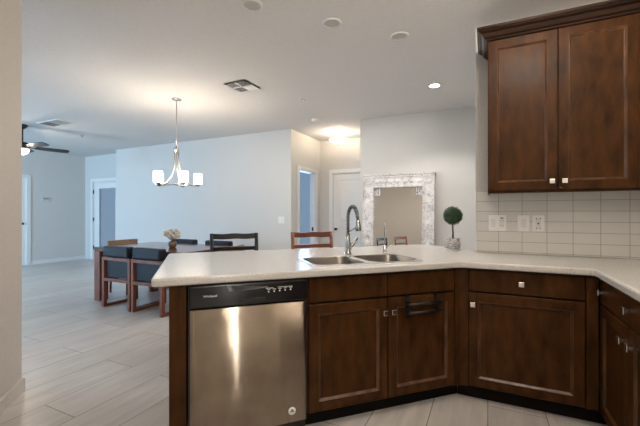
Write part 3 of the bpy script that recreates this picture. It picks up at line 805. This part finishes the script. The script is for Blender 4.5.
def side_chair():
    t = thing('dining_chair', '', 'chair')
    for sx in (-1, 1):
        MB().tube([(sx*.21, 0, 0), (sx*.21, .02, .40), (sx*.215, 0, .72)], [.017, .02, .016], n=8).build('back_post', M['redwood'], t)
        MB().tube([(sx*.21, .39, 0), (sx*.20, .38, .41)], [.015, .019], n=8).build('leg', M['redwood'], t)
    MB().box(-.225, .0, .41, .225, .41, .455, bev=.015).build('seat', M['tanwood'], t)
    b = MB(); pts = []
    for i in range(11):
        u = -1+.2*i; pts.append((u*.25, -.03*(1-u*u)))
    poly = [(x, y-.013) for x, y in pts]+[(x, y+.013) for x, y in pts[::-1]]
    b.prism(poly, .685, .80); b.build('backrest', M['tanwood'], t)
    return t
sc = side_chair(); sc.location = (-5.28, 3.70, 0); sc.rotation_euler.z = -PI/2
G2 = 'brown chairs at the ends of the dining table'
sc['label'] = 'brown wooden chair at the left head of the dining table'; sc['group'] = G2
dup(sc, (-3.00, 3.60, 0), PI/2, 'brown wooden chair at the right head of the dining table, behind the black stool', G2)

# ------------------------------------------------------------------ vase and flowers
vx = (-3.95, 3.50, .753)
va = tag(MB().lathe([(0, 0), (.036, 0), (.052, .02), (.058, .05), (.050, .078), (.040, .085), (.036, .080), (.044, .05), (0, .012)], n=24).build('vase', M['vase'], loc=vx), 'short round brown vase holding flowers on the dining table', 'vase')
bq = thing('flower_bouquet', 'bunch of cream dried flowers standing in the brown vase', 'flowers', (vx[0], vx[1], vx[2]+.03))
for i in range(34):
    zz = -.55+1.5*(i+.5)/34; a = i*2.399; q = math.sqrt(max(0, 1-zz*zz)) if zz < 1 else .1
    p = Vector((.098*q*math.cos(a), .098*q*math.sin(a), .150+.072*min(zz, .97)))*random.uniform(.94, 1.04)
    st = MB().tube([(random.uniform(-.01, .01), random.uniform(-.01, .01), 0), (p.x*.25, p.y*.25, p.z*.5), tuple(p)], .0016, n=5).build('stem', M['stem'], bq)
    bm = bmesh.new(); bmesh.ops.create_icosphere(bm, subdivisions=1, radius=.011)
    for v in bm.verts: v.co += p
    for k in range(16):
        d = Vector((random.gauss(0, 1), random.gauss(0, 1), random.gauss(.2, 1))).normalized(); sd = d.cross(Vector((random.gauss(0, 1), random.gauss(0, 1), random.gauss(0, 1)))).normalized()
        ln = random.uniform(.020, .029)
        bm.faces.new([bm.verts.new(p), bm.verts.new(p+d*ln*.6+sd*.008), bm.verts.new(p+d*ln), bm.verts.new(p+d*ln*.6-sd*.008)])
    b = MB(); b.add(bm); b.build('blossom', M['ivory'], st)

# ------------------------------------------------------------------ lamps
def point(name, loc, power, col, r=.05):
    l = D.lights.new(name, 'POINT'); l.energy = power; l.color = col; l.shadow_soft_size = r
    o = D.objects.new(name, l); o.location = loc; COL.objects.link(o); return o
ch = thing('chandelier', 'brushed nickel chandelier with five lit white glass cylinder shades over the dining table', 'chandelier', (-3.73, 3.37, 1.575))
zc = H-1.575
MB().lathe([(0, zc), (.062, zc), (.060, zc-.012), (.02, zc-.02), (0, zc-.02)], n=24).build('canopy', M['nickel'], ch)
MB().tube([(0, 0, zc-.01), (0, 0, .52)], .0065).build('rod', M['nickel'], ch)
MB().lathe([(0, .53), (.018, .53), (.034, .515), (.034, .49), (.028, .485), (.028, .46), (0, .46)], n=20).build('hub', M['nickel'], ch)
MB().lathe([(0, .02), (.02, .02), (.026, .035), (.012, .05), (0, .05)], n=16).build('finial', M['nickel'], ch)
for k in range(5):
    a = YAW+math.radians(22.4)+2*PI*k/5; ca, sa = math.cos(a), math.sin(a)
    pr = [(.026, .49), (.028, .36), (.042, .24), (.078, .13), (.14, .055), (.21, .022), (.27, .022)]
    arm = MB().tube([(r*ca, r*sa, z) for r, z in pr], [.010, .0095, .009, .0085, .008, .008, .008]).build('arm', M['nickel'], ch)
    MB().tube([(.02*ca, .02*sa, .035), (.20*ca, .20*sa, .022)], .005, n=8).build('lower_brace', M['nickel'], arm)
    MB().lathe([(0, .018), (.014, .018), (.036, .034), (.036, .040), (0, .040)], (.27*ca, .27*sa, 0), n=18).build('bobeche', M['nickel'], arm)
    MB().lathe([(0, .042), (.050, .042), (.056, .050), (.056, .185), (.051, .185), (.050, .055), (0, .050)], (.27*ca, .27*sa, 0), n=24).build('shade', M['shade_lit'], arm)
    point('chandelier_bulb', (-3.73+.27*ca, 3.37+.27*sa, 1.575+.205), 4.2, (1, .84, .66), .04)

fl = thing('ceiling_lamp', 'semi-flush glass bowl lamp, lit, on the hall ceiling', 'lamp', (-2.53, 6.06, 2.50))
MB().lathe([(0, H-2.5), (.07, H-2.5), (.07, H-2.515), (.03, H-2.53), (0, H-2.53)], n=20).build('canopy', M['nickel'], fl)
MB().tube([(0, 0, .225), (0, 0, .01)], .008).build('rod', M['nickel'], fl)
MB().lathe([(.012, .02), (.06, .028), (.115, .055), (.16, .10), (.165, .118), (.158, .112), (.11, .064), (.05, .036), (.012, .03)], n=32).build('glass_bowl', M['bowl_lit'], fl)
MB().lathe([(0, -.012), (.012, -.004), (.03, .010), (.03, .016), (0, .02)], n=16).build('finial', M['nickel'], fl)
for i in range(3):
    a = 2*PI*i/3; MB().tube([(.0, 0, .20), (.03*math.cos(a), .03*math.sin(a), .19), (.035*math.cos(a), .035*math.sin(a), .14)], .006, n=8).build('lamp_arm', M['nickel'], fl)
point('hall_bulb', (-2.53, 6.06, 2.655), 13, (1, .80, .58), .05)

def can(px, py, lit, label):
    dd = (H-1.23)*350/(213-py); cx = (px-320)/350*dd
    x = .9017*cx-.4323*dd; y = .4323*cx+.9017*dd
    t = thing('recessed_light', label, 'ceiling light', (x, y, H), 0, 'recessed ceiling lights')
    MB().lathe([(.078, 0), (.078, -.006), (.070, -.011), (.060, -.009), (.058, 0)], n=28).build('trim_ring', M['lightcan'], t)
    MB().lathe([(0, -.004), (.040, -.006), (.060, -.002)], n=28).build('lens', M['led'] if lit else M['lens'], t)
    return x, y
can(252, 5, False, 'unlit recessed ceiling light, leftmost and nearest of the row of three')
can(332, 23, False, 'unlit recessed ceiling light, middle of the row of three')
can(399.5, 36, False, 'unlit recessed ceiling light, right one of the row of three')
x, y = can(434.5, 85.3, True, 'lit recessed ceiling light near the wall above the mirror')
def spot(name, x, y, power, col, ang=130, z=H-.02):
    l = D.lights.new(name, 'SPOT'); l.energy = power; l.color = col; l.spot_size = math.radians(ang); l.spot_blend = .35; l.shadow_soft_size = .06
    o = D.objects.new(name, l); o.location = (x, y, z); COL.objects.link(o); return o
spot('recessed_bulb', x, y, 30, NEUT)
for i, (x, y, pw) in enumerate(((-.67, 1.03, 10), (.34, .20, 10), (-.10, -.9, 8))):  # unseen lights added to brighten the kitchen and feed the steel streak
    t = thing('recessed_light', 'unseen lit recessed light added to the kitchen ceiling as fill', 'ceiling light', (x, y, H), 0, 'added kitchen fill lights')
    MB().lathe([(.078, 0), (.078, -.006), (.070, -.011), (.060, -.009), (.058, 0)], n=28).build('trim_ring', M['lightcan'], t)
    MB().lathe([(0, -.004), (.040, -.006), (.060, -.002)], n=28).build('lens', M['led'], t)
    spot('kitchen_fill_bulb', x, y, pw, WARM, 172)

kd = thing('added_dome_lamp', 'unseen round dome lamp added behind the camera to light the kitchen', 'lamp', (.62, -.10, H))  # added out of view as extra kitchen light
MB().lathe([(0, 0), (.15, 0), (.15, -.02), (.14, -.025), (0, -.025)], n=28).build('base', M['nickel'], kd)
MB().lathe([(.14, -.025), (.13, -.06), (.09, -.09), (.04, -.103), (0, -.105)], n=28).build('glass_dome', M['bowl_lit'], kd)
kd = thing('added_dome_lamp', 'unseen semi-flush lamp added to light the ceiling and the wall cabinet', 'lamp', (.34, 1.55, H), 0)  # added above the view to brighten the ceiling and upper doors
MB().lathe([(0, 0), (.07, 0), (.07, -.02), (.012, -.03), (.012, -.20), (0, -.20)], n=24).build('base', M['nickel'], kd)
MB().lathe([(.15, -.17), (.14, -.20), (.09, -.24), (.02, -.26), (.02, -.255), (.09, -.235), (.135, -.198), (.145, -.17)], n=28).build('glass_dome', M['bowl_lit'], kd)
point('added_semi_flush_bulb', (.34, 1.55, H-.14), 46, (1.0, .88, .76), .06)  # bulb of the added semi-flush lamp
point('added_dome_bulb', (.62, -.10, H-.16), 9, WARM, .08)  # bulb of the added dome behind the camera

# ceiling vents, sprinklers, detector
v = thing('ceiling_vent', 'square white four-way air vent on the ceiling left of the hall', 'vent', (-2.635, 3.36, H))
b = MB(); b.rings(-.165, -.165, .165, .165, [(0, 0), (0, .004), (.008, .010), (.024, .006), (.026, 0)], mtx=T(rx=PI/2)@Matrix.Diagonal((1, 1, 1, 1))); b.build('frame', M['plastic'], v)
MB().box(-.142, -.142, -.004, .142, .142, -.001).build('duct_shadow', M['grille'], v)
b = MB(); b.box(-.142, -.006, -.012, .142, .006, -.004); b.box(-.006, -.142, -.012, .006, .142, -.004); b.build('cross_bar', M['plastic'], v)
MB().box(.010, .010, -.012, .140, .140, -.010).build('light_quadrant_plate', M['plastic'], v)  # pale plate paints the quadrant whose louver tilt looks light
b = MB()
for qx, qy, horiz, tilt in ((-1, -1, True, .35), (1, -1, False, .95), (-1, 1, False, .35), (1, 1, True, -.45)):
    for k in range(6):
        o_ = .020+k*.021
        if horiz: b.box(-.064, -.0045, -.0008, .064, .0045, .0008, mtx=T((qx*.074, qy*o_, -.0085), rx=tilt))
        else: b.box(-.0045, -.064, -.0008, .0045, .064, .0008, mtx=T((qx*o_, qy*.074, -.0085), ry=tilt))
b.build('louvers', M['plastic'], v)
v = thing('ceiling_vent', 'flat two-part air vent on the living room ceiling near the fan', 'vent', (-6.55, 3.38, H))
b = MB(); b.box(-.30, -.14, -.008, .30, -.12, 0); b.box(-.30, .12, -.008, .30, .14, 0); b.box(-.30, -.12, -.008, -.28, .12, 0); b.box(.28, -.12, -.008, .30, .12, 0); b.box(-.01, -.12, -.008, .01, .12, 0); b.build('frame', M['plastic'], v)
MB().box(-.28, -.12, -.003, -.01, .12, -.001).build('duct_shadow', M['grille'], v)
b = MB()
for k in range(8): b.box(.012+k*.034, -.12, -.009, .040+k*.034, .12, -.006)
for k in range(3): b.box(-.25+k*.085, -.12, -.007, -.245+k*.085, .12, -.004)
b.build('louvers', M['lens'], v)
def on_ceiling(px, py):
    dd = (H-1.23)*350/(213-py); cx = (px-320)/350*dd
    return .9017*cx-.4323*dd, .4323*cx+.9017*dd
for px, py, lab in ((303.5, 99.6, 'small ceiling sprinkler head in front of the hall'), (82, 135.5, 'small ceiling sprinkler head over the living room'), (214, 99, None)):
    if lab is None: continue
    x, y = on_ceiling(px, py); t = thing('sprinkler_head', lab, 'sprinkler', (x, y, H), 0, 'ceiling sprinklers')
    MB().lathe([(0, 0), (.032, 0), (.028, -.008), (.012, -.010), (0, -.010)], n=18).build('escutcheon', M['nickel'], t)
    MB().lathe([(0, -.010), (.008, -.010), (.006, -.028), (.018, -.032), (.018, -.034), (0, -.036)], n=14).build('deflector', M['nickel'], t)
x, y = on_ceiling(316, 119.5)
t = thing('smoke_detector', 'round white smoke detector on the ceiling before the hall', 'smoke detector', (x, y, H))
MB().lathe([(0, 0), (.075, 0), (.075, -.018), (.062, -.034), (.040, -.038), (0, -.038)], n=28).build('cover', M['plastic'], t)
MB().lathe([(.050, -.0365), (.053, -.040), (.056, -.0365)], n=24).build('sensor_ring', M['lens'], t)

# ceiling fan, hub hidden behind the diagonal wall
fx, fy = -7.19, 3.205
fn = thing('ceiling_fan', 'dark five-blade ceiling fan with a lit glass bowl, half hidden by the left wall', 'ceiling fan', (fx, fy, 2.25))
zt = H-2.25
MB().lathe([(0, zt), (.07, zt), (.068, zt-.03), (.03, zt-.07), (0, zt-.07)], n=20).build('canopy', M['blackmetal'], fn)
MB().tube([(0, 0, zt-.05), (0, 0, .18)], .012).build('downrod', M['blackmetal'], fn)
MB().lathe([(0, .20), (.05, .195), (.10, .17), (.11, .12), (.09, .085), (0, .08)], n=28).build('motor_housing', M['blackmetal'], fn)
MB().lathe([(0, -.02), (.05, -.010), (.085, .025), (.095, .065), (.090, .080), (0, .080)], n=24).build('light_bowl', M['fan_lit'], fn)
for k in range(5):
    a = YAW+math.radians(49+72*k)
    bl = MB().prism([(.17, -.045), (.25, -.06), (.60, -.068), (.655, -.055), (.67, 0), (.655, .055), (.60, .068), (.25, .06), (.17, .045)], -.004, .004,
              mtx=T((0, 0, .115), rz=a)@Matrix.Rotation(math.radians(-16), 4, 'X'))
    bl.build('blade', M['darkfan'], fn)
    MB().box(.07, -.02, .105, .22, .02, .113, mtx=T(rz=a)).build('blade_bracket', M['blackmetal'], fn)
point('fan_bulb', (fx, fy, 2.19), 8, (1, .85, .68), .05)
